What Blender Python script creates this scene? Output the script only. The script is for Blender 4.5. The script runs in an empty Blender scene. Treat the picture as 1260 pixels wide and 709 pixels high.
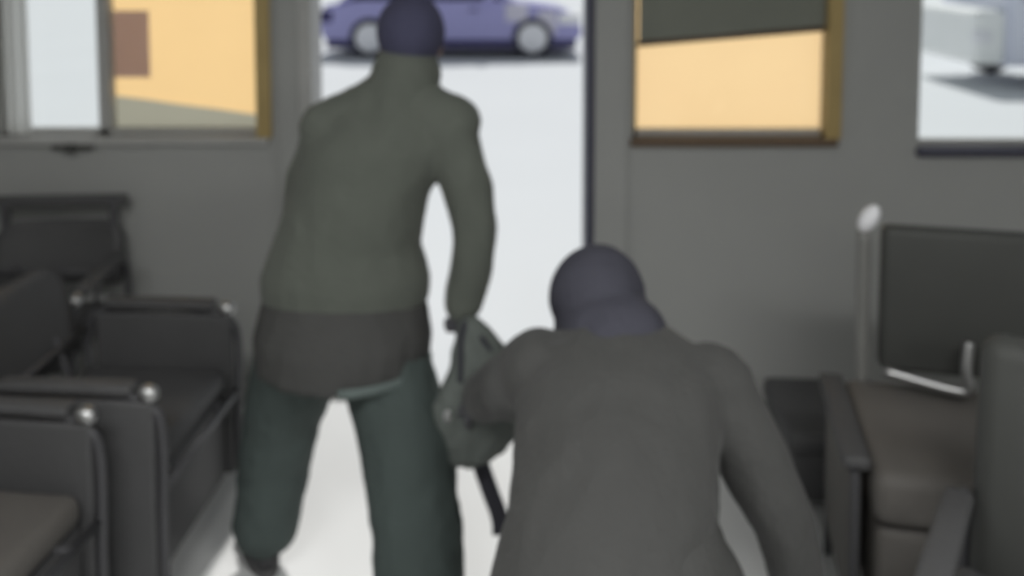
import bpy, bmesh, math, random
from mathutils import Vector, Matrix, Euler, noise
random.seed(4)
S = bpy.context.scene
COL = S.collection

# ------------------------------------------------------------------ camera
cd = bpy.data.cameras.new('camera')
cam = bpy.data.objects.new('camera', cd); COL.objects.link(cam)
cam.location = (0, 0, 1.81)
cam.rotation_euler = (math.radians(86), 0, 0)
cd.sensor_width = 36.0
cd.lens = 1076 / 1260 * 36
cd.shift_y = -0.2694
cd.clip_start = 0.05
cd.dof.use_dof = True                    # soft, front-focused security camera
cd.dof.focus_distance = 0.8
cd.dof.aperture_fstop = 2.7
S.camera = cam
S.view_settings.view_transform = 'Standard'
S.view_settings.look = 'None'
S.view_settings.exposure = 0.0
S.view_settings.gamma = 1.0
S.view_settings.use_curve_mapping = False

# ------------------------------------------------------------------ sky, sun, added fill lamps
w = bpy.data.worlds.new('sky'); S.world = w; w.use_nodes = True
bg = w.node_tree.nodes['Background']
bg.inputs[0].default_value = (0.86, 0.93, 1.0, 1); bg.inputs[1].default_value = 0.36
sd = bpy.data.lights.new('sun', 'SUN'); sun = bpy.data.objects.new('sun', sd); COL.objects.link(sun)
sd.energy = 3.0; sd.angle = math.radians(1.5); sd.color = (1.0, 0.985, 0.96)
SUN_ELEV, SUN_AZ = 50, 6                # azimuth: degrees to the right of straight ahead
sv = Vector((math.sin(math.radians(SUN_AZ)) * math.cos(math.radians(SUN_ELEV)),
             math.cos(math.radians(SUN_AZ)) * math.cos(math.radians(SUN_ELEV)), math.sin(math.radians(SUN_ELEV))))
sun.rotation_euler = sv.to_track_quat('Z', 'Y').to_euler()
LAMP_POWER = 31.0

# ------------------------------------------------------------------ materials
def nmat(name, col, rough=0.7, metal=0.0, var=0.10, scale=6.0, bump=0.0, bscale=60.0, spec=0.4, sheen=0.0):
    m = bpy.data.materials.new(name); m.use_nodes = True
    nt = m.node_tree; p = nt.nodes['Principled BSDF']
    p.inputs['Roughness'].default_value = rough; p.inputs['Metallic'].default_value = metal
    p.inputs['Specular IOR Level'].default_value = spec
    if sheen: p.inputs['Sheen Weight'].default_value = sheen
    tc = nt.nodes.new('ShaderNodeTexCoord')
    nz = nt.nodes.new('ShaderNodeTexNoise'); nz.inputs['Scale'].default_value = scale; nz.inputs['Detail'].default_value = 4
    nt.links.new(tc.outputs['Object'], nz.inputs['Vector'])
    mx = nt.nodes.new('ShaderNodeMix'); mx.data_type = 'RGBA'
    mx.inputs[6].default_value = tuple(c * (1 - var) for c in col) + (1,)
    mx.inputs[7].default_value = tuple(min(1, c * (1 + var)) for c in col) + (1,)
    nt.links.new(nz.outputs['Fac'], mx.inputs[0]); nt.links.new(mx.outputs[2], p.inputs['Base Color'])
    if bump:
        n2 = nt.nodes.new('ShaderNodeTexNoise'); n2.inputs['Scale'].default_value = bscale
        nt.links.new(tc.outputs['Object'], n2.inputs['Vector'])
        b = nt.nodes.new('ShaderNodeBump'); b.inputs['Strength'].default_value = bump; b.inputs['Distance'].default_value = 0.01
        nt.links.new(n2.outputs['Fac'], b.inputs['Height']); nt.links.new(b.outputs[0], p.inputs['Normal'])
    return m

def transl(name, col):
    m = bpy.data.materials.new(name); m.use_nodes = True; nt = m.node_tree
    for n in list(nt.nodes): nt.nodes.remove(n)
    o = nt.nodes.new('ShaderNodeOutputMaterial'); t = nt.nodes.new('ShaderNodeBsdfTranslucent')
    d = nt.nodes.new('ShaderNodeBsdfDiffuse'); mx = nt.nodes.new('ShaderNodeMixShader'); mx.inputs[0].default_value = 0.12
    tc = nt.nodes.new('ShaderNodeTexCoord'); nz = nt.nodes.new('ShaderNodeTexNoise'); nz.inputs['Scale'].default_value = 2.5
    nt.links.new(tc.outputs['Object'], nz.inputs['Vector'])
    c = nt.nodes.new('ShaderNodeMix'); c.data_type = 'RGBA'
    c.inputs[6].default_value = tuple(v * 0.94 for v in col) + (1,); c.inputs[7].default_value = tuple(min(1, v * 1.06) for v in col) + (1,)
    nt.links.new(nz.outputs['Fac'], c.inputs[0])
    nt.links.new(c.outputs[2], t.inputs[0]); nt.links.new(c.outputs[2], d.inputs[0])
    nt.links.new(t.outputs[0], mx.inputs[1]); nt.links.new(d.outputs[0], mx.inputs[2]); nt.links.new(mx.outputs[0], o.inputs[0])
    return m

def glassm(name):
    m = bpy.data.materials.new(name); m.use_nodes = True; nt = m.node_tree
    for n in list(nt.nodes): nt.nodes.remove(n)
    o = nt.nodes.new('ShaderNodeOutputMaterial'); t = nt.nodes.new('ShaderNodeBsdfTransparent'); t.inputs[0].default_value = (0.985, 0.995, 0.99, 1)
    g = nt.nodes.new('ShaderNodeBsdfGlossy'); g.inputs['Roughness'].default_value = 0.05
    f = nt.nodes.new('ShaderNodeFresnel'); f.inputs[0].default_value = 1.3
    mx = nt.nodes.new('ShaderNodeMixShader')
    nt.links.new(f.outputs[0], mx.inputs[0]); nt.links.new(t.outputs[0], mx.inputs[1]); nt.links.new(g.outputs[0], mx.inputs[2]); nt.links.new(mx.outputs[0], o.inputs[0])
    return m

M = dict(
    wall=nmat('grey_wall_paint', (0.365, 0.37, 0.36), 0.8, var=0.06, scale=1.5, bump=0.15, bscale=90),
    ceil=nmat('ceiling_paint', (0.55, 0.55, 0.53), 0.9),
    floor=nmat('pale_floor', (0.66, 0.665, 0.66), 0.55, var=0.05, scale=2.0, spec=0.3),
    ground=nmat('pale_concrete', (0.70, 0.72, 0.735), 0.9, var=0.03, scale=0.6, spec=0.1),
    frame=nmat('grey_frame', (0.42, 0.42, 0.41), 0.5),
    dframe=nmat('dark_frame', (0.06, 0.06, 0.09), 0.5),
    gold=nmat('bronze_frame', (0.42, 0.31, 0.13), 0.45, var=0.15),
    brown=nmat('brown_strip', (0.13, 0.09, 0.06), 0.6),
    blind=nmat('grey_green_blind', (0.20, 0.21, 0.18), 0.8, var=0.1),
    orange=transl('cream_orange_cloth', (0.99, 0.68, 0.37)),
    orange2=transl('golden_orange_cloth', (0.95, 0.64, 0.31)),
    beige=transl('beige_film', (0.36, 0.34, 0.27)),
    curtain=transl('grey_curtain_cloth', (0.85, 0.85, 0.83)),
    card=transl('brown_cloth_patch', (0.60, 0.56, 0.66)),  # tint for the shadow painted on the left blind
    glass=glassm('window_glass'),
    olive=nmat('olive_jacket_cloth', (0.105, 0.115, 0.098), 0.85, var=0.2, scale=5, bump=0.4, sheen=0.1),
    charcoal=nmat('charcoal_cloth', (0.062, 0.062, 0.060), 0.85, var=0.15, bump=0.4),
    teal=nmat('dark_teal_trouser_cloth', (0.062, 0.080, 0.076), 0.85, var=0.2, scale=4, bump=0.4),
    hem=nmat('grey_teal_hem', (0.125, 0.155, 0.148), 0.8),
    navy=nmat('navy_knit', (0.065, 0.065, 0.115), 0.9, var=0.15, bump=0.6, bscale=150),
    navyj=nmat('dark_grey_blue_jacket_cloth', (0.062, 0.062, 0.060), 0.85, var=0.18, scale=4, bump=0.4, sheen=0.1),
    hoodm=nmat('blue_grey_hood_cloth', (0.056, 0.056, 0.074), 0.85, var=0.15, scale=5, bump=0.4),
    trim=nmat('grey_jacket_lining', (0.12, 0.12, 0.12), 0.85),
    skin=nmat('skin', (0.30, 0.19, 0.14), 0.6),
    glove=nmat('dark_glove_cloth', (0.09, 0.09, 0.10), 0.8),
    eye=nmat('eye_white', (0.7, 0.7, 0.68), 0.3), iris=nmat('iris', (0.05, 0.03, 0.02), 0.3),
    shoe=nmat('black_shoe', (0.04, 0.04, 0.042), 0.6), sole=nmat('shoe_sole', (0.10, 0.10, 0.10), 0.8),
    bag=nmat('grey_green_bag_cloth', (0.125, 0.14, 0.13), 0.85, var=0.2, scale=8, bump=0.4),
    strap=nmat('dark_strap', (0.035, 0.035, 0.045), 0.8),
    vinyl=nmat('black_vinyl', (0.075, 0.075, 0.077), 0.6, var=0.15, bump=0.2),
    greyseat=nmat('worn_dark_grey_vinyl', (0.125, 0.117, 0.108), 0.65, var=0.25, scale=3, bump=0.2),
    tube=nmat('dark_grey_tube', (0.07, 0.07, 0.075), 0.4),
    chrome=nmat('chrome_tube', (0.50, 0.50, 0.50), 0.38, metal=1.0, var=0.02),
    post=nmat('grey_post', (0.20, 0.20, 0.19), 0.5),
    plastic=nmat('black_plastic', (0.062, 0.064, 0.060), 0.6),
    carpaint=nmat('lilac_blue_car_paint', (0.36, 0.35, 0.64), 0.3, var=0.05, spec=0.5),
    carpale=nmat('pale_car_panel', (0.62, 0.60, 0.70), 0.4),
    carglass=nmat('car_glass', (0.05, 0.05, 0.12), 0.2),
    cardark=nmat('dark_sill_plastic', (0.04, 0.035, 0.12), 0.6),
    tyre=nmat('tyre_rubber', (0.05, 0.05, 0.07), 0.9),
    hub=nmat('pale_wheel_cover', (0.85, 0.85, 0.88), 0.4),
    vanpaint=nmat('silver_blue_van_paint', (0.80, 0.82, 0.92), 0.35, var=0.04),
    vanpale=nmat('pale_green_white_paint', (0.95, 0.98, 0.95), 0.4),
    lampm=nmat('lamp_housing', (0.6, 0.6, 0.6), 0.5),
)
em = bpy.data.materials.new('lamp_diffuser'); em.use_nodes = True
em.node_tree.nodes['Principled BSDF'].inputs['Emission Color'].default_value = (1, 0.98, 0.94, 1)
em.node_tree.nodes['Principled BSDF'].inputs['Emission Strength'].default_value = 1.0

# ------------------------------------------------------------------ helpers
def link(name, me, parent=None):
    o = bpy.data.objects.new(name, me); COL.objects.link(o)
    if parent is not None: o.parent = parent
    return o
def obj(name, bm, mat, parent=None, smooth=False):
    me = bpy.data.meshes.new(name)
    bmesh.ops.recalc_face_normals(bm, faces=bm.faces)
    bm.to_mesh(me); bm.free()
    if mat: me.materials.append(mat)
    if smooth: me.polygons.foreach_set('use_smooth', [True] * len(me.polygons))
    return link(name, me, parent)
def thing(name, label, cat, loc=(0, 0, 0), rz=0, group=None):
    o = bpy.data.objects.new(name, None); COL.objects.link(o)
    o.location = loc; o.rotation_euler = (0, 0, rz); o.empty_display_size = 0.1
    return tag(o, label, cat, group)
def tag(o, label, cat=None, group=None):
    o['label'] = label
    if cat: o['category'] = cat
    if group: o['group'] = group
    return o
def struct(name, bm, mat, label=None, parent=None):
    o = obj(name, bm, mat, parent)
    if parent is None:
        o['kind'] = 'structure'
        if label: o['label'] = label
    return o
def box(bm, x0, x1, y0, y1, z0, z1, bev=0.0, mat4=None):
    r = bmesh.ops.create_cube(bm, size=1)
    vs = r['verts']
    for v in vs: v.co = Vector(((x0 + x1) / 2 + v.co.x * (x1 - x0), (y0 + y1) / 2 + v.co.y * (y1 - y0), (z0 + z1) / 2 + v.co.z * (z1 - z0)))
    if bev:
        es = {e for v in vs for e in v.link_edges}
        r2 = bmesh.ops.bevel(bm, geom=list(es), offset=bev, segments=3, affect='EDGES', profile=0.5)
        vs = list({v for f in r2['faces'] for v in f.verts} | {v for v in vs if v.is_valid})
    if mat4 is not None:
        for v in vs: v.co = mat4 @ v.co
    return vs
def nb(*a, **k):
    bm = bmesh.new(); box(bm, *a, **k); return bm
def catmull(pts, n=6):
    P = [Vector(p) for p in pts]
    if len(P) < 3: return P
    out = []
    for i in range(len(P) - 1):
        p0 = P[max(i - 1, 0)]; p1 = P[i]; p2 = P[i + 1]; p3 = P[min(i + 2, len(P) - 1)]
        for k in range(n):
            t = k / n
            out.append(0.5 * ((2 * p1) + (-p0 + p2) * t + (2 * p0 - 5 * p1 + 4 * p2 - p3) * t * t + (-p0 + 3 * p1 - 3 * p2 + p3) * t ** 3))
    out.append(P[-1]); return out
def sweep(bm, pts, rad, seg=10, flat=None):
    """tube along pts; rad number or list; flat=(a,b) elliptical factors"""
    n = len(pts); P = [Vector(p) for p in pts]
    R = rad if isinstance(rad, (list, tuple)) else [rad] * n
    rings = []; up = None
    for i in range(n):
        t = (P[min(i + 1, n - 1)] - P[max(i - 1, 0)]).normalized()
        if up is None:
            up = Vector((0, 0, 1)) if abs(t.z) < 0.9 else Vector((0, 1, 0))
        a = t.cross(up).normalized(); b = a.cross(t).normalized(); up = b
        fa, fb = flat if flat else (1, 1)
        rings.append([bm.verts.new(P[i] + (a * math.cos(2 * math.pi * k / seg) * fa + b * math.sin(2 * math.pi * k / seg) * fb) * R[i]) for k in range(seg)])
    for i in range(n - 1):
        for k in range(seg):
            bm.faces.new((rings[i][k], rings[i][(k + 1) % seg], rings[i + 1][(k + 1) % seg], rings[i + 1][k]))
    bm.faces.new(rings[0][::-1]); bm.faces.new(rings[-1])
def loft(bm, rings):
    """closed loft of (centre, a-vector, b-vector) ellipses"""
    seg = 24; L = []
    for c, a, b in rings:
        c, a, b = Vector(c), Vector(a), Vector(b)
        L.append([bm.verts.new(c + a * math.cos(2 * math.pi * k / seg) + b * math.sin(2 * math.pi * k / seg)) for k in range(seg)])
    for i in range(len(L) - 1):
        for k in range(seg):
            bm.faces.new((L[i][k], L[i][(k + 1) % seg], L[i + 1][(k + 1) % seg], L[i + 1][k]))
    bm.faces.new(L[0][::-1]); bm.faces.new(L[-1])
def ell(bm, c, r, rot=None):
    m = Matrix.Translation(Vector(c)) @ ((rot or Euler((0, 0, 0))).to_matrix().to_4x4()) @ Matrix.Diagonal((r[0], r[1], r[2], 1))
    bmesh.ops.create_uvsphere(bm, u_segments=24, v_segments=16, radius=1, matrix=m)
def limb(bm, pts, rads):
    """tapering rounded limb through joints"""
    P = catmull(pts, 5); n = len(pts); R = []
    for i in range(n - 1):
        for k in range(5): R.append(rads[i] + (rads[i + 1] - rads[i]) * (k / 5))
    R.append(rads[-1])
    if len(P) == 2: R = [rads[0], rads[-1]]
    sweep(bm, P, R, 16)
    ell(bm, pts[0], (rads[0],) * 3); ell(bm, pts[-1], (rads[-1],) * 3)
def fuse(name, bm, mat, parent=None, voxel=0.008, smooth=4, wrinkle=0.0, wscale=(9, 9, 4)):
    """weld overlapping closed volumes into one continuous surface"""
    bmesh.ops.recalc_face_normals(bm, faces=bm.faces)
    me = bpy.data.meshes.new(name + '_src'); bm.to_mesh(me); bm.free()
    t = bpy.data.objects.new('tmp', me); COL.objects.link(t)
    md = t.modifiers.new('r', 'REMESH'); md.mode = 'VOXEL'; md.voxel_size = voxel
    if smooth:
        s = t.modifiers.new('s', 'SMOOTH'); s.factor = 0.5; s.iterations = smooth
    dg = bpy.context.evaluated_depsgraph_get()
    m2 = bpy.data.meshes.new_from_object(t.evaluated_get(dg)); m2.name = name
    bpy.data.objects.remove(t); bpy.data.meshes.remove(me)
    if wrinkle:
        for v in m2.vertices:
            p = v.co; n = v.normal
            q = Vector((p.x * wscale[0], p.y * wscale[1], p.z * wscale[2])) 
            d = noise.noise(q + Vector((noise.noise(p * 5) * 1.5, 3.1, 7.7)))
            r = 1 - abs(noise.noise(q * 1.7 + Vector((5, 1, 2)))) * 2
            v.co = p + n * wrinkle * (d * 0.9 + r * 0.6)
    m2.materials.clear(); m2.materials.append(mat)
    m2.polygons.foreach_set('use_smooth', [True] * len(m2.polygons))
    return link(name, m2, parent)

# ------------------------------------------------------------------ room shell
WY0, WY1 = 3.4, 3.56           # front wall inner and outer face
XL, XR, YB, H = -2.25, 2.75, -2.6, 2.7
DX0, DX1, DZ = -0.79, 0.30, 2.13      # doorway
W1 = (-2.02, -0.965, 1.08, 2.2)       # left window x0,x1,z0,z1
W2 = (0.475, 1.265, 1.075, 2.2)
W3 = (1.60, 2.62, 1.035, 2.2)
bm = bmesh.new()
box(bm, XL - .16, W1[0], WY0, WY1, 0, H); box(bm, W1[0], W1[1], WY0, WY1, 0, W1[2]); box(bm, W1[0], W1[1], WY0, WY1, W1[3], H)
box(bm, W1[1], DX0, WY0, WY1, 0, H); box(bm, DX0, DX1, WY0, WY1, DZ, H)
box(bm, DX1, W2[0], WY0, WY1, 0, H); box(bm, W2[0], W2[1], WY0, WY1, 0, W2[2]); box(bm, W2[0], W2[1], WY0, WY1, W2[3], H)
box(bm, W2[1], W3[0], WY0, WY1, 0, H); box(bm, W3[0], W3[1], WY0, WY1, 0, W3[2]); box(bm, W3[0], W3[1], WY0, WY1, W3[3], H)
box(bm, W3[1], XR + .16, WY0, WY1, 0, H)
struct('wall_front', bm, M['wall'], 'grey painted wall with the doorway and three windows')
struct('wall_left', nb(XL - .16, XL, YB, WY0, 0, H), M['wall'], 'grey wall on the left of the room')
struct('wall_right', nb(XR, XR + .16, YB, WY0, 0, H), M['wall'], 'grey wall on the right of the room')
struct('wall_back', nb(XL - .16, XR + .16, YB - .16, YB, 0, H), M['wall'], 'grey wall behind the viewer')
struct('ceiling', nb(XL - .16, XR + .16, YB - .16, WY1, H, H + .12), M['ceil'], 'plain pale ceiling')
struct('floor', nb(XL - .16, XR + .16, YB - .16, WY1, -.12, 0), M['floor'], 'pale smooth floor, brightly lit in front of the doorway')
struct('ground', nb(-40, 40, WY1, 70, -.14, -.015), M['ground'], 'pale sunlit concrete forecourt outside the doorway')
for x0, x1, nm in ((XL, DX0 - .06, 'baseboard_front_left'), (DX1 + .06, XR, 'baseboard_front_right')):
    struct(nm, nb(x0, x1, WY0 - .012, WY0, 0, .09), M['frame'], 'grey baseboard under the windows')

# doorway
dr = bpy.data.objects.new('door_1', None); COL.objects.link(dr); dr['kind'] = 'structure'; dr['label'] = 'open doorway to the bright forecourt'
obj('door_jamb', nb(DX0 - .045, DX0 + .008, WY0 - .015, WY1 + .01, 0, DZ), M['frame'], dr)
obj('door_jamb', nb(DX1 - .008, DX1 + .022, WY0 - .015, WY1 + .01, 0, DZ), M['dframe'], dr)
obj('door_casing', nb(DX1 + .024, DX1 + .15, WY0 - .02, WY0, 0, DZ), M['wall'], dr)
obj('door_casing', nb(DX0 - .12, DX0 - .046, WY0 - .02, WY0, 0, DZ), M['wall'], dr)
obj('door_head', nb(DX0 - .12, DX1 + .15, WY0 - .02, WY1 + .01, DZ - .001, DZ + .06), M['frame'], dr)
obj('threshold', nb(DX0, DX1, WY0 + .01, WY1 - .03, 0, .012, bev=.004), M['frame'], dr)
for z in (.35, 1.1, 1.85):
    bm = bmesh.new(); sweep(bm, [(DX0 + .006, WY1 + .012, z - .05), (DX0 + .006, WY1 + .012, z + .05)], .009)
    obj('hinge', bm, M['frame'], dr, True)

def window(name, W, label, mullions=(), right=None, bottom=None, left=None):
    x0, x1, z0, z1 = W; r = bpy.data.objects.new(name, None); COL.objects.link(r); r['kind'] = 'structure'; r['label'] = label
    f = M['frame']; t = .035
    ya, yb = WY0 + .05, WY0 + .11
    o = obj('frame_side', nb(x0, x0 + t * .6, ya, yb, z0, z1), left or f, r)
    o = obj('frame_side', nb(x1 - t, x1 + (.022 if right else 0), ya - (.072 if right else .045), yb if not right else ya, z0, z1), right or f, r)
    if right: o['label'] = 'bronze brown side of the frame'
    obj('frame_top', nb(x0, x1, ya, yb, z1 - t, z1), f, r)
    o = obj('frame_bottom', nb(x0, x1, ya, yb, z0, z0 + .02), f, r)
    o = obj('sill', nb(x0 - .01, x1 + .01, WY0 - .03, ya + .01, z0 - .028, z0 + .001, bev=.004), bottom or f, r)
    xs = [x0 + t * .6] + [m for m in mullions] + [x1 - t]
    for m in mullions: obj('mullion', nb(m - .022, m + .022, ya, yb, z0, z1), f, r)
    for a, b in zip(xs[:-1], xs[1:]): obj('pane', nb(a, b, (ya + yb) / 2 - .003, (ya + yb) / 2 + .003, z0 + .02, z1 - t), M['glass'], r)
    return r
w1 = window('window_1', W1, 'wide left window with grey curtain, clear gap and golden blind', (-1.625,), M['gold'])
window('window_2', W2, 'small window between doorway and right window, glowing cream orange', (), M['gold'], M['brown'], M['gold'])
window('window_3', W3, 'bright clear window at the right edge with dark lower frame', (2.2,), None, M['dframe'], M['dframe'])
bm = bmesh.new(); box(bm, -1.80, -1.64, WY0 - .035, WY0, 1.035, 1.055, bev=.006)
box(bm, -1.74, -1.70, WY0 - .05, WY0 - .03, 1.025, 1.06, bev=.005)
o = obj('window_latch', bm, M['plastic'], w1); o['label'] = 'black latch under the clear gap'

# blinds and curtain
def sheet(x0, x1, y, zl, zr, z1, th=.004, nx=24, wave=.004, per=.2):
    bm = bmesh.new(); A = []; B = []
    for i in range(nx + 1):
        t = i / nx; x = x0 + (x1 - x0) * t; zb = zl + (zr - zl) * t
        dy = wave * math.sin(x / per * 6.283)
        A.append((bm.verts.new((x, y + dy, zb)), bm.verts.new((x, y + dy, z1))))
    for i in range(nx): bm.faces.new((A[i][0], A[i + 1][0], A[i + 1][1], A[i][1]))
    bmesh.ops.solidify(bm, geom=list(bm.faces), thickness=th) if th > .01 else None
    return bm
yb_ = WY0 + .125
t = thing('window_blind', 'golden orange cloth blind glowing in the left window', 'blind', (-1.28, yb_, 1.2))
c = obj('cloth', sheet(-.335, .30, 0, .024, -.062, .98, per=.3), M['orange2'], t)
bm = bmesh.new(); sweep(bm, [(-.33, 0, .985), (.30, 0, .985)], .014); obj('roller', bm, M['frame'], t, True)
bm = bmesh.new(); q = [bm.verts.new(p) for p in ((-.335, .0, -.12), (.30, .0, -.12), (.30, 0, -.062), (-.335, 0, .024))]; bm.faces.new(q)
c = obj('lower_strip', bm, M['beige'], t); c['label'] = 'beige grey strip below the sloping orange cloth'
c = obj('brown_patch', nb(-.325, -.185, -.010, -.009, .10, .37), M['card'], t); c['label'] = 'brown rectangular patch'  # shadow of something behind the blind, put in as a coloured panel
t = thing('window_blind', 'cream orange cloth panel lit from behind in the middle window', 'blind', (.87, yb_, 1.1))
obj('cloth', sheet(-.395, .385, 0, -.025, -.025, 1.08, per=.4), M['orange'], t)
t = thing('roller_blind', 'dark grey-green roller blind half lowered over the middle window, hem slanting', 'blind', (.87, WY0 + .025, 2.17))
obj('cloth', sheet(-.37, .37, 0, -.72, -.66, -.02, per=.5), M['blind'], t)
bm = bmesh.new(); sweep(bm, [(-.375, 0, -.725), (.375, 0, -.663)], .011); o = obj('hem_bar', bm, M['brown'], t, True); o['label'] = 'brown hem bar'
bm = bmesh.new(); sweep(bm, [(-.375, 0, 0), (.375, 0, 0)], .022, 14); obj('roller', bm, M['frame'], t, True)
t = thing('curtain', 'grey pleated curtain at the left edge of the left window', 'curtain', (-1.97, WY0 + .025, 1.1))
obj('cloth', sheet(-.06, .07, 0, -.01, -.01, 1.05, nx=60, wave=.012, per=.045), M['curtain'], t)
bm = bmesh.new(); sweep(bm, [(-.07, 0, 1.06), (.9, 0, 1.06)], .008); obj('rail', bm, M['frame'], t, True)

# unseen ceiling panels added as fill to brighten the room, outside the view
for i, (x, y) in enumerate(((-.9, .3), (1.1, .3), (.1, -1.6))):
    t = thing('ceiling_light', ('ceiling light panel over the left chairs', 'ceiling light panel over the right chairs', 'ceiling light panel at the back of the room')[i], 'lamp', (x, y, H), 0, 'ceiling lights')
    obj('housing', nb(-.62, .62, -.16, .16, -.06, 0, bev=.01), M['lampm'], t)
    obj('diffuser', nb(-.58, .58, -.13, .13, -.068, -.058), em, t)
    ld = bpy.data.lights.new('ceiling_glow', 'AREA'); ld.shape = 'RECTANGLE'; ld.size = 1.2; ld.size_y = .3; ld.energy = LAMP_POWER; ld.color = (1, 1, .99)
    lo = bpy.data.objects.new('ceiling_glow', ld); COL.objects.link(lo); lo.location = (x, y, H - .08)

# ------------------------------------------------------------------ people
def add_face(parent, head_m, s=1.0):
    pass
def head_prims(bm, m):
    """head facing local +Y, centre at origin, z up; m places it"""
    b = bmesh.new()
    ell(b, (0, -.012, .025), (.076, .094, .092))           # cranium
    ell(b, (0, .025, -.035), (.060, .066, .075))           # face
    ell(b, (0, .055, -.088), (.034, .030, .026))           # chin
    ell(b, (0, .092, -.022), (.012, .018, .028), Euler((.25, 0, 0)))  # nose
    ell(b, (0, .102, -.036), (.017, .014, .010))
    ell(b, (0, .080, .022), (.050, .016, .010))            # brow
    ell(b, (0, .084, -.058), (.024, .010, .005)); ell(b, (0, .082, -.067), (.021, .010, .006))  # lips
    for s in (-1, 1):
        ell(b, (s * .048, .055, -.020), (.022, .026, .018))
        ell(b, (s * .078, -.008, -.012), (.010, .020, .033), Euler((0, 0, s * -.35)))
    for v in b.verts: v.co = m @ v.co
    me = bpy.data.meshes.new('t'); b.to_mesh(me); b.free(); bm.from_mesh(me); bpy.data.meshes.remove(me)
def hand_prims(bm, wrist, d, palm_n, side, curl=.5, infl=0.0):
    """palm + five fingers. d: pointing direction, palm_n: palm normal, side: +1/-1 thumb side sign"""
    d = Vector(d).normalized(); n = Vector(palm_n); n = (n - d * n.dot(d)).normalized(); x = d.cross(n).normalized() * side
    W = Vector(wrist)
    P = lambda a, b, c: W + x * a + d * b + n * c
    b = bmesh.new()
    m3 = Matrix((x * .040, d * .052, n * .016)).transposed()
    bmesh.ops.create_uvsphere(b, u_segments=20, v_segments=12, radius=1, matrix=Matrix.Translation(P(0, .048, 0)) @ m3.to_4x4())
    m3 = Matrix((x * .026, d * .03, n * .020)).transposed()
    bmesh.ops.create_uvsphere(b, u_segments=16, v_segments=10, radius=1, matrix=Matrix.Translation(P(0, .008, 0)) @ m3.to_4x4())
    for off, ln, r in ((.029, .070, .0088), (.010, .080, .0090), (-.010, .075, .0086), (-.028, .058, .0078)):
        p = P(off, .078, 0); pts = [P(off * .8, .045, 0), p]; a = curl * .6; dd = d
        for k, f in enumerate((.42, .33, .25)):
            a += curl * (.2, 1.1, .9)[k]
            dr_ = d * math.cos(a) + n * math.sin(a)
            p = p + dr_ * ln * f; pts.append(p)
        limb(b, pts, [r, r * 1.05, r, r * .93, r * .8])
    pts = [P(.022, .018, .006), P(.044, .040, .014), P(.050, .064, .026), P(.040, .084, .040)]
    limb(b, pts, [.013, .0115, .010, .008])
    me = bpy.data.meshes.new('t'); b.to_mesh(me); b.free(); bm.from_mesh(me); bpy.data.meshes.remove(me)
def place_face(person, m):
    for s in (-1, 1):
        b = bmesh.new(); ell(b, (s * .031, .072, .002), (.0135, .0135, .010))
        for v in b.verts: v.co = m @ v.co
        e = obj('eye', b, M['eye'], person, True)
        b = bmesh.new(); ell(b, (s * .031, .0835, .002), (.006, .003, .006))
        for v in b.verts: v.co = m @ v.co
        obj('iris', b, M['iris'], e, True)
def shoe(person, ankle, yaw, pitch=0.0):
    m = Matrix.Translation(Vector(ankle)) @ Euler((pitch, 0, yaw)).to_matrix().to_4x4()
    b = bmesh.new()
    ell(b, (0, .0, -.02), (.045, .055, .06)); ell(b, (0, .06, -.055), (.047, .10, .035)); ell(b, (0, .135, -.062), (.049, .055, .030)); ell(b, (0, -.03, -.06), (.040, .045, .035))
    for v in b.verts:
        if v.co.z < -.085: v.co.z = -.085
        v.co = m @ v.co
    o = fuse('shoe', b, M['shoe'], person, .006, 3)
    b = bmesh.new(); loft(b, [((0, .055, -.1), (.050, 0, 0), (0, .135, 0)), ((0, .055, -.078), (.051, 0, 0), (0, .137, 0))])
    for v in b.verts: v.co = m @ v.co
    obj('sole', b, M['sole'], o, True)
    return o

def person(name, label, J, torso, head_m, hands, jacket_rings, legr, armr, mats, hood):
    """J joints dict; builds one body mesh + clothing children"""
    b = bmesh.new()
    loft(b, torso)
    for s in 'LR':
        limb(b, [J['sh' + s], J['el' + s], J['wr' + s]], [.045, .036, .027])
        limb(b, [J['hip' + s], J['kn' + s], J['an' + s]], [.080, .055, .038])
        ell(b, Vector(J['an' + s]) + Vector((0, .05, -.04)), (.038, .10, .03))
        ell(b, J['sh' + s], (.045, .045, .045))
    limb(b, [J['neck0'], J['neck1']], [.062, .052])
    head_prims(b, head_m)
    for (wr, d, n, sd, curl) in hands: hand_prims(b, wr, d, n, sd, curl)
    p = fuse(name, b, M['skin'], None, .0056, 2)
    p.data.materials.append(M['glove'])
    for f in p.data.polygons:
        for (wr, d, n, sd, curl) in hands:
            if (f.center - Vector(wr)).dot(Vector(d).normalized()) > -.02 and (f.center - Vector(wr)).length < .21: f.material_index = 1
    tag(p, label, 'person')
    place_face(p, head_m)
    # gloves follow the hands
    return p

def ring(c, rx, ry, tilt=0.0, yaw=0.0):
    """horizontal ellipse, tilted about x by tilt (radians), yawed about z"""
    e = Euler((tilt, 0, yaw)).to_matrix()
    return (Vector(c), e @ Vector((rx, 0, 0)), e @ Vector((0, ry, 0)))

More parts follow.
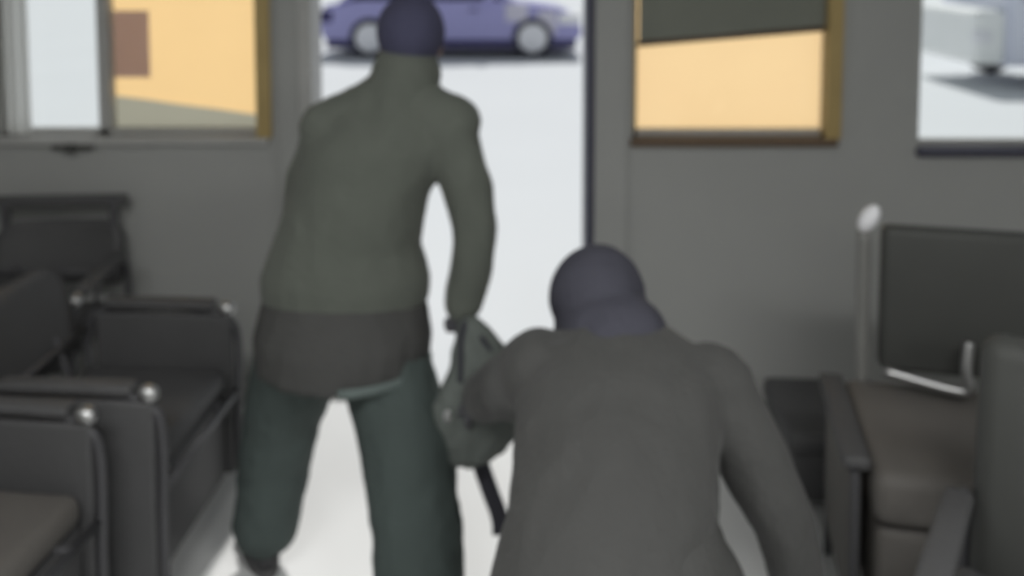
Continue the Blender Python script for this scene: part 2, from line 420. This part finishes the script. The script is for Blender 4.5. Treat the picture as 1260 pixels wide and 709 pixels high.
# ---- standing person leaving through the doorway
A = dict(shL=(-.525, 2.42, 1.315), shR=(-.155, 2.38, 1.335), elL=(-.605, 2.50, 1.06), elR=(-.103, 2.36, 1.06),
         wrL=(-.50, 2.68, .96), wrR=(-.135, 2.36, .845), hipL=(-.565, 2.42, .80), hipR=(-.375, 2.38, .80),
         knL=(-.68, 2.50, .46), knR=(-.27, 2.26, .44), anL=(-.735, 2.47, .10), anR=(-.225, 2.02, .10),
         neck0=(-.345, 2.42, 1.36), neck1=(-.30, 2.44, 1.47))
hmA = Matrix.Translation((-.285, 2.46, 1.555)) @ Euler((-.15, 0, .05)).to_matrix().to_4x4()
tA = [ring((-.47, 2.40, .72), .15, .10), ring((-.47, 2.40, .82), .17, .115), ring((-.455, 2.40, 1.0), .14, .095), ring((-.415, 2.40, 1.18), .165, .11), ring((-.35, 2.41, 1.33), .17, .09), ring((-.345, 2.42, 1.38), .08, .06)]
dA = (Vector(A['wrR']) - Vector(A['elR'])).normalized()
handsA = [(A['wrR'], (-.12, .02, -1), (-.45, .85, 0), 1, 1.25), (A['wrL'], (.8, .5, -.1), (.3, -.6, -.6), 1, .5)]
pA = person('person', 'person in olive jacket and navy balaclava striding out through the doorway, back turned', A, tA, hmA, handsA, None, None, None, None, None)

b = bmesh.new()      # olive jacket
loft(b, [ring((-.468, 2.40, .835), .235, .150), ring((-.466, 2.40, .90), .238, .155), ring((-.46, 2.40, 1.0), .205, .145), ring((-.425, 2.40, 1.14), .192, .145), ring((-.365, 2.405, 1.27), .215, .135), ring((-.345, 2.41, 1.355), .155, .105), ring((-.335, 2.42, 1.40), .085, .08)])
for s, sg in (('L', -1), ('R', 1)):
    limb(b, [Vector(A['sh' + s]) + Vector((-sg * .02, 0, -.01)), A['el' + s], Vector(A['wr' + s]) + Vector((0, 0, -.005))], [.078, .062, .052])
limb(b, [(-.325, 2.42, 1.37), (-.295, 2.43, 1.455)], [.100, .092])
for s in 'LR': limb(b, [(-.32, 2.42, 1.40), Vector(A['sh' + s]) + Vector((0, 0, .005))], [.085, .068])   # raised collar
jA = fuse('jacket', b, M['olive'], pA, .011, 5, .007); jA['label'] = 'olive grey jacket with raised collar'
b = bmesh.new()
loft(b, [ring((-.475, 2.385, .655), .238, .20), ring((-.472, 2.39, .74), .248, .195), ring((-.47, 2.40, .87), .222, .145)])
o = fuse('tunic', b, M['charcoal'], pA, .011, 4, .006); o['label'] = 'charcoal tunic skirt showing below the jacket'
b = bmesh.new()
pts = [Vector((-.475, 2.385, .668)) + Vector((.246 * math.cos(a), .208 * math.sin(a), 0)) for a in [(-84 + 8 * k) * math.pi / 180 for k in range(12)]]
sweep(b, pts, .014, 8, (.35, 1)); h = obj('hem', b, M['hem'], o, True); h['label'] = 'paler grey-green hem'
b = bmesh.new()
loft(b, [ring((-.47, 2.40, .66), .17, .12), ring((-.47, 2.40, .80), .185, .13), ring((-.465, 2.40, .88), .16, .11)])
limb(b, [(-.575, 2.42, .76), (-.675, 2.49, .44), (-.725, 2.465, .13)], [.14, .112, .092])
limb(b, [(-.375, 2.38, .72), (-.275, 2.26, .44), (-.215, 2.04, .13)], [.122, .124, .104])
ell(b, (-.725, 2.465, .15), (.088, .09, .05))
o = fuse('trousers', b, M['teal'], pA, .011, 4, .008, (9, 9, 7)); o['label'] = 'loose dark teal trousers'
def balaclava(parent, hm, mat, neck0, neck1, name='balaclava', extra=0.0):
    b = bmesh.new()
    for c, r in (((0, -.012, .027), (.096, .112, .108)), ((0, .022, -.040), (.076, .078, .088)), ((0, .05, -.088), (.05, .045, .040))):
        ell(b, c, r)
    for v in b.verts: v.co = hm @ v.co
    limb(b, [neck0, neck1], [.085, .072])
    o = fuse(name, b, mat, parent, .007, 4, .003)
    # cut the eye opening
    bm_ = bmesh.new(); bm_.from_mesh(o.data); inv = hm.inverted()
    kill = []
    for f in bm_.faces:
        c = inv @ f.calc_center_median()
        if c.y > .04 and abs(c.x) < .052 and -.016 < c.z < .022: kill.append(f)
    bmesh.ops.delete(bm_, geom=kill, context='FACES'); bm_.to_mesh(o.data); bm_.free()
    return o
o = balaclava(pA, hmA, M['navy'], (-.325, 2.425, 1.40), (-.30, 2.44, 1.46)); o['label'] = 'navy knitted balaclava'
b = bmesh.new(); limb(b, [(-.315, 2.425, 1.385), (-.295, 2.43, 1.465)], [.104, .097])
o = fuse('collar', b, M['olive'], jA, .007, 3, .003)
shoe(pA, A['anL'], .5); shoe(pA, A['anR'], .05, -.15)

# ---- bending person in front
B = dict(shL=(.035, 1.80, .925), shR=(.42, 1.74, .915), elL=(.010, 2.03, .775), elR=(.535, 1.66, .685),
         wrL=(-.09, 2.20, .66), wrR=(.60, 1.72, .45), hipL=(.11, 1.47, .68), hipR=(.28, 1.47, .68),
         knL=(.05, 1.80, .45), knR=(.38, 1.78, .42), anL=(.06, 1.52, .10), anR=(.36, 1.42, .10),
         neck0=(.215, 1.80, .965), neck1=(.20, 1.88, .995))
hmB = Matrix.Translation((.190, 1.93, 1.000)) @ Euler((-.55, 0, .12)).to_matrix().to_4x4()
TI = -.85
tB = [ring((.20, 1.42, .66), .14, .10, TI), ring((.20, 1.47, .72), .15, .115, TI), ring((.205, 1.58, .80), .13, .10, TI), ring((.22, 1.70, .88), .15, .105, TI), ring((.222, 1.79, .94), .15, .085, TI), ring((.22, 1.83, .965), .08, .06, TI)]
handsB = [(B['wrL'], (-.4, .5, -.55), (.4, .2, -.6), 1, .9), (B['wrR'], (.2, .5, -.8), (-.8, .2, 0), -1, .5)]
pB = person('person', 'person in dark grey-blue hooded jacket bending forward nearest the viewer, back turned', B, tB, hmB, handsB, None, None, None, None, None)
b = bmesh.new()
loft(b, [ring((.145, 1.42, .44), .235, .175, 0), ring((.145, 1.41, .55), .228, .175, TI * .4), ring((.155, 1.44, .66), .215, .165, TI * .7), ring((.175, 1.50, .75), .198, .155, TI), ring((.20, 1.60, .83), .193, .150, TI), ring((.222, 1.71, .90), .215, .135, TI), ring((.228, 1.79, .95), .185, .110, TI), ring((.22, 1.85, .98), .115, .085, TI)])
limb(b, [(.06, 1.79, .92), B['elL'], Vector(B['wrL']) + Vector((.02, -.03, .01))], [.088, .080, .060])
limb(b, [(.415, 1.74, .915), B['elR'], Vector(B['wrR']) + Vector((-.01, -.02, .03))], [.086, .058, .046])
jB = fuse('jacket', b, M['navyj'], pB, .011, 6, .008, (8, 8, 5)); jB['label'] = 'dark grey-blue jacket with dropped hood'
b = bmesh.new()   # hood pulled over the head
for c, r in (((0, -.022, .025), (.108, .118, .112)), ((0, .010, -.045), (.098, .095, .10))): ell(b, c, r)
for v in b.verts: v.co = hmB @ v.co
limb(b, [(.22, 1.82, .955), (.205, 1.88, .985)], [.125, .108])
hd = fuse('hood', b, M['hoodm'], jB, .0075, 5, .005)
bm_ = bmesh.new(); bm_.from_mesh(hd.data); inv = hmB.inverted(); kill = []
for f in bm_.faces:
    c = inv @ f.calc_center_median()
    if c.y > .035 and (c.x / .062) ** 2 + ((c.z + .03) / .085) ** 2 < 1: kill.append(f)
bmesh.ops.delete(bm_, geom=kill, context='FACES'); bm_.to_mesh(hd.data); bm_.free()
hd['label'] = 'hood pulled up over the head'
b = bmesh.new()
loft(b, [ring((.205, 1.41, .60), .17, .13, TI * .6), ring((.205, 1.45, .70), .185, .135, TI), ring((.21, 1.52, .78), .16, .115, TI)])
limb(b, [(.115, 1.47, .68), (.05, 1.79, .44), (.06, 1.54, .14)], [.115, .098, .085])
limb(b, [(.295, 1.47, .68), (.38, 1.77, .41), (.36, 1.44, .14)], [.115, .098, .085])
o = fuse('trousers', b, M['charcoal'], pB, .011, 4, .007); o['label'] = 'charcoal trousers'
shoe(pB, B['anL'], .1); shoe(pB, B['anR'], -.1)

# ---- bag held between them
t = thing('cloth_bag', 'slouching grey-green cloth bag hanging from the striding person\'s hand', 'bag', (-.070, 2.28, .43))
b = bmesh.new()
loft(b, [ring((-.075, 0, .0), .065, .04), ring((-.06, 0, .03), .105, .06), ring((-.025, 0, .12), .140, .065), ring((-.0, 0, .22), .112, .055), ring((-.005, .0, .29), .088, .04), ring((-.03, .01, .36), .045, .025), ring((-.045, .01, .39), .02, .018)])
o = fuse('sack', b, M['bag'], t, .007, 4, .010, (14, 14, 8))
for dx in (-.03, .03):
    b = bmesh.new(); sweep(b, catmull([(dx * 2.2, -.03 + dx * .2, .24), (-.035 + dx, -.015, .34), (-.055, .01 + dx * .4, .385), (-.06 + dx * .3, .035, .33), (dx * 1.6, .04, .22)]), .009, 8)
    obj('handle', b, M['strap'], t, True)
b = bmesh.new(); sweep(b, catmull([(-.025, .03, .08), (-.02, .035, -.01), (.005, .03, -.09), (.035, .02, -.17), (.04, .0, -.21)]), .024, 8, (1, .35))
o = obj('loose_strap', b, M['strap'], t, True); o['label'] = 'dark strap dangling below the bag'
b = bmesh.new(); ell(b, (-.10, -.055, .155), (.012, .007, .018)); o = obj('buckle', b, M['chrome'], t, True); o['label'] = 'small bright buckle'

# ------------------------------------------------------------------ chairs
def cushion(x0, x1, y0, y1, z0, z1, bev, mat, name, parent, m4=None):
    bm = bmesh.new(); vs = box(bm, x0, x1, y0, y1, z0, z1, bev=bev, mat4=m4)
    return obj(name, bm, mat, parent, True)
def armchair(label, loc, rz, seat_mat, back_mat, loop=.0, cap=True, backtop=.86, group=None, solid=True, slot=False):
    """visitor chair, faces local -Y; tubular side loops carry arm pads"""
    t = thing('visitor_chair', label, 'chair', loc, rz, group)
    cushion(-.235, .235, -.235, .22, .42, .50, .030, seat_mat, 'seat', t)
    if solid: cushion(-.245, .245, -.225, .20, .13, .415, .02, M['vinyl'], 'seat_base', t)
    if slot:
        cushion(-.27, .25, .285, .33, .83, .875, .012, M['vinyl'], 'top_rail', t)
        for x in (-.2, .2): cushion(x - .015, x + .015, .28, .31, .60, .86, .006, M['tube'], 'back_upright', t)
    m4 = Matrix.Translation((0, .235, .55)) @ Euler((-.20, 0, 0)).to_matrix().to_4x4()
    bm = bmesh.new(); rows = []                     # curved backrest with rounded top corners
    h = backtop - .55; n = 14
    for side in (0, 1):
        g = []
        for j in range(9):
            v = j / 8; wv = .235 * (1 if v < .7 else math.sqrt(max(0.0, 1 - ((v - .7) / .3) ** 2 * .55)))
            g.append([bm.verts.new(m4 @ Vector((-wv + 2 * wv * i / n, (.045 if side else 0) - .035 * math.cos(math.pi * (i / n - .5)) * -1 - .0, v * h))) for i in range(n + 1)])
        rows.append(g)
    for side, g in enumerate(rows):
        for j in range(8):
            for i in range(n): bm.faces.new((g[j][i], g[j][i + 1], g[j + 1][i + 1], g[j + 1][i]))
    a, c = rows
    for i in range(n):
        bm.faces.new((a[0][i], a[0][i + 1], c[0][i + 1], c[0][i])); bm.faces.new((a[8][i], a[8][i + 1], c[8][i + 1], c[8][i]))
    for j in range(8):
        for i in (0, n): bm.faces.new((a[j][i], a[j + 1][i], c[j + 1][i], c[j][i]))
    obj('backrest', bm, back_mat, t, True)
    for s in (-1, 1):
        x = s * .268
        bm = bmesh.new(); sweep(bm, catmull([(x, .20, .015), (x, .215, .30), (x, .235, .56), (x, .19, .655), (x, .05, .672), (x, -.15, .668), (x, -.235, .635), (x, -.262, .56), (x, -.258, .30), (x, -.262, .015)], 5), .0125, 8)
        obj('side_frame', bm, M['tube'], t, True)
        cushion(x - .028, x + .028, -.19, .17, .672, .70, .012, M['vinyl'], 'armrest', t)
        if cap:
            bm = bmesh.new(); ell(bm, (x, -.225, .672), (.022, .030, .024)); o = obj('arm_cap', bm, M['chrome'], t, True); o['label'] = 'bright metal arm end'
        for yy in (.20, -.262):
            bm = bmesh.new(); sweep(bm, [(x, yy, 0), (x, yy, .025)], .018, 10); obj('foot', bm, M['plastic'], t, True)
        if solid: cushion(x - .016, x + .016, -.245, .20, .13, .655, .012, M['vinyl'], 'side_panel', t)
    bm = bmesh.new()
    for yy in (-.20, .18): sweep(bm, [(-.268, yy + (.0 if yy > 0 else -.055), .405), (.268, yy + (.0 if yy > 0 else -.055), .405)], .011, 8)
    for xx in (-.15, .15): sweep(bm, [(xx, -.25, .41), (xx, .19, .41)], .010, 8); 
    for xx in (-.15, .15): sweep(bm, [(xx, .18, .405), (xx, .235, .50), (xx, .265, .62)], .010, 8)
    for z in (.60,): sweep(bm, [(-.268, .232, z), (.268, .232, z)], .010, 8)
    obj('under_frame', bm, M['tube'], t, True)
    return t
R = math.radians
armchair('black visitor chair in the far left corner, back against the window wall', (-1.71, 2.99, 0), R(4), M['vinyl'], M['vinyl'], backtop=.79, slot=True, solid=False)
armchair('black visitor chair in the left row, the one nearer the striding person', (-1.15, 2.46, 0), R(87), M['vinyl'], M['vinyl'], backtop=.84)
armchair('worn dark grey visitor chair at the bottom left corner, nearest of the left row', (-1.30, 1.83, 0), R(84), M['greyseat'], M['vinyl'], backtop=.84)

# right: chrome-framed easy chair with square black back
t = thing('easy_chair', 'easy chair with square black back and chrome rail on the right below the bright window', 'chair', (1.335, 2.38, 0), R(-12))
cushion(-.27, .34, .06, .13, .575, 1.005, .022, M['plastic'], 'backrest', t)
cushion(-.37, .30, -.42, .10, .40, .535, .035, M['greyseat'], 'seat', t)
cushion(-.36, .30, -.40, .10, .12, .39, .03, M['greyseat'], 'seat_base', t)
bm = bmesh.new(); sweep(bm, catmull([(-.305, .10, .01), (-.31, .10, .40), (-.315, .10, .70), (-.315, .11, .98)]), .020, 10); o = obj('back_post', bm, M['post'], t, True)
bm = bmesh.new(); sweep(bm, [(.365, .10, .01), (.37, .10, .55), (.37, .11, .98)], .018, 10); obj('back_post', bm, M['post'], t, True)
bm = bmesh.new(); ell(bm, (-.305, .10, 1.02), (.026, .024, .045), Euler((0, .5, 0))); o = obj('post_cap', bm, M['hub'], t, True); o['label'] = 'bright cap on the left post'  # glint at the post tip, put in as pale colour
bm = bmesh.new(); sweep(bm, catmull([(-.27, .0, .605), (-.10, -.02, .578), (-.055, -.03, .588), (-.06, -.02, .64), (-.05, 0, .71)]), .015, 10); o = obj('chrome_rail', bm, M['chrome'], t, True); o['label'] = 'chrome rail bent upward at its end'
cushion(-.44, -.37, -.38, .08, .515, .55, .012, M['vinyl'], 'armrest', t)
cushion(-.42, -.385, -.345, .04, .13, .50, .012, M['greyseat'], 'side_panel', t)
bm = bmesh.new(); sweep(bm, catmull([(-.405, .04, .01), (-.405, .05, .43), (-.405, .02, .505), (-.405, -.30, .505), (-.405, -.36, .43), (-.405, -.36, .01)]), .013, 8); obj('arm_frame', bm, M['tube'], t, True)
for xx in (-.3, .26):
    bm = bmesh.new(); sweep(bm, [(xx, -.34, 0), (xx, -.34, .14)], .018, 10); obj('leg', bm, M['tube'], t, True)

t = thing('footstool', 'low dark grey footstool on the floor behind the easy chair with the chrome rail', 'stool', (1.00, 2.86, 0), R(-4)); t.scale = (1, 1, .76)
cushion(-.11, .11, -.20, .20, .27, .37, .03, M['vinyl'], 'cushion', t)
cushion(-.10, .10, -.19, .19, .07, .275, .01, M['vinyl'], 'base', t)
for xx in (-.08, .08):
    for yy in (-.16, .16):
        bm = bmesh.new(); sweep(bm, [(xx, yy, 0), (xx, yy, .09)], .013, 10); obj('leg', bm, M['tube'], t, True)

t = thing('easy_chair', 'dark rounded chair cut off by the right edge, light rim on its back', 'chair', (1.055, 1.48, 0), R(-35))
m4 = Matrix.Translation((0, .22, .45)) @ Euler((-.12, 0, 0)).to_matrix().to_4x4()
cushion(-.24, .30, -.04, .06, .0, .54, .045, M['plastic'], 'backrest', t, m4)
cushion(-.27, .30, -.30, .22, .40, .50, .035, M['vinyl'], 'seat', t)
for s in (-1, 1):
    x = s * .27 + .015
    bm = bmesh.new(); sweep(bm, catmull([(x, .24, .01), (x, .26, .55), (x, .18, .64), (x, -.16, .65), (x, -.27, .58), (x, -.28, .01)]), .018, 10); obj('side_frame', bm, M['tube'], t, True)
    cushion(x - .03, x + .03, -.2, .16, .66, .69, .012, M['vinyl'], 'armrest', t)
bm = bmesh.new(); sweep(bm, catmull([(-.12, .23, .965), (-.10, .235, 1.0), (-.04, .24, 1.015), (.06, .24, 1.015)]), .014, 10); o = obj('grab_handle', bm, M['chrome'], t, True); o['label'] = 'bright rim handle on top of the back'
bm = bmesh.new(); sweep(bm, [(-.27, -.0, .385), (.29, 0, .385)], .014, 8); obj('crossbar', bm, M['tube'], t, True)

# ------------------------------------------------------------------ vehicles outside
def extrude_profile(bm, prof, y0, y1, inset=0.0, bev=.05):
    f = [bm.verts.new((x, y0, z)) for x, z in prof]; g = [bm.verts.new((x, y1, z)) for x, z in prof]
    n = len(prof); bm.faces.new(f); bm.faces.new(g[::-1])
    for i in range(n): bm.faces.new((f[i], g[i], g[(i + 1) % n], f[(i + 1) % n]))
    if bev:
        es = [e for e in bm.edges if abs(e.verts[0].co.y - e.verts[1].co.y) < 1e-6]
        bmesh.ops.bevel(bm, geom=es, offset=bev, segments=2, affect='EDGES')
def wheel(t, x, y, r, s):
    bm = bmesh.new(); sweep(bm, [(x, y - .09, r), (x, y + .09, r)], r, 28); w_ = obj('wheel', bm, M['tyre'], t, True)
    bm = bmesh.new(); sweep(bm, [(x, y + s * .085, r), (x, y + s * .105, r)], [r * .74, r * .66], 24); o = obj('wheel_cover', bm, M['hub'], w_, True)
t = thing('car', 'lilac-blue car parked side-on outside the doorway', 'car', (-1.03, 15.6, 0))
bm = bmesh.new(); extrude_profile(bm, [(-2.2, .38), (-2.24, .62), (-2.16, .88), (-1.5, .97), (.95, .96), (1.85, .82), (2.18, .66), (2.22, .40), (2.1, .26), (-2.1, .26)], -.84, .84); obj('body', bm, M['carpaint'], t)
bm = bmesh.new(); extrude_profile(bm, [(-1.95, .93), (-1.45, 1.38), (-.3, 1.45), (.35, 1.38), (1.1, .93)], -.70, .70, bev=.04); obj('cabin', bm, M['carpaint'], t)
for pr in ([(-1.72, .97), (-1.36, 1.32), (-.50, 1.38), (-.50, .97)], [(-.42, .97), (-.42, 1.38), (.28, 1.32), (.86, .97)]):
    bm = bmesh.new(); extrude_profile(bm, pr, -.715, -.69, bev=0); obj('side_window', bm, M['carglass'], t)
bm = bmesh.new(); box(bm, -2.12, 2.12, -.86, .86, .16, .30, bev=.02); o = obj('sill', bm, M['cardark'], t); o['label'] = 'dark lower sill'
for x in (-1.38, 1.38):
    for y, s in ((-.78, -1), (.78, 1)): wheel(t, x, y, .34, s)
bm = bmesh.new(); box(bm, 1.80, 2.19, -.855, -.60, .56, .76, bev=.04); o = obj('headlight', bm, M['hub'], t, True)
bm = bmesh.new(); box(bm, .92, 1.30, -.862, -.82, .62, .93, bev=.015); box(bm, 1.46, 1.78, -.862, -.82, .42, .80, bev=.015); o = obj('front_wing', bm, M['carpale'], t); o['label'] = 'paler front wing'
bm = bmesh.new(); box(bm, -2.25, -2.0, -.85, -.62, .60, .80, bev=.03); obj('tail_light', bm, M['cardark'], t)
bm = bmesh.new(); box(bm, .55, .72, -.98, -.84, .95, 1.07, bev=.03); obj('wing_mirror', bm, M['carpaint'], t)
for x in (-.75, .30):
    bm = bmesh.new(); box(bm, x, x + .16, -.87, -.83, .80, .83, bev=.006); obj('door_handle', bm, M['cardark'], t)

t = thing('van', 'pale silver-blue van seen through the bright right window', 'van', (8.55, 12.2, 0))
bm = bmesh.new(); extrude_profile(bm, [(-2.1, .30), (-2.15, 1.9), (-1.9, 2.0), (2.1, 2.0), (2.2, .9), (2.2, .30)], -.9, .9, bev=.06); obj('body', bm, M['vanpaint'], t)
bm = bmesh.new(); box(bm, -2.55, -2.10, -.88, .88, .32, 1.05, bev=.10); o = obj('front_end', bm, M['vanpale'], t); o['label'] = 'pale greenish white front end'
for pr in ([(-1.9, 1.15), (-1.9, 1.75), (-1.0, 1.75), (-1.0, 1.15)], [(-.8, 1.15), (-.8, 1.75), (.6, 1.75), (.6, 1.15)]):
    bm = bmesh.new(); extrude_profile(bm, pr, -.915, -.89, bev=0); obj('side_window', bm, M['carglass'], t)
for x in (-1.4, 1.3):
    for y, s in ((-.82, -1), (.82, 1)): wheel(t, x, y, .33, s)
bm = bmesh.new(); box(bm, -2.54, -2.3, -.895, -.7, .6, .8, bev=.04); obj('headlight', bm, M['hub'], t, True)
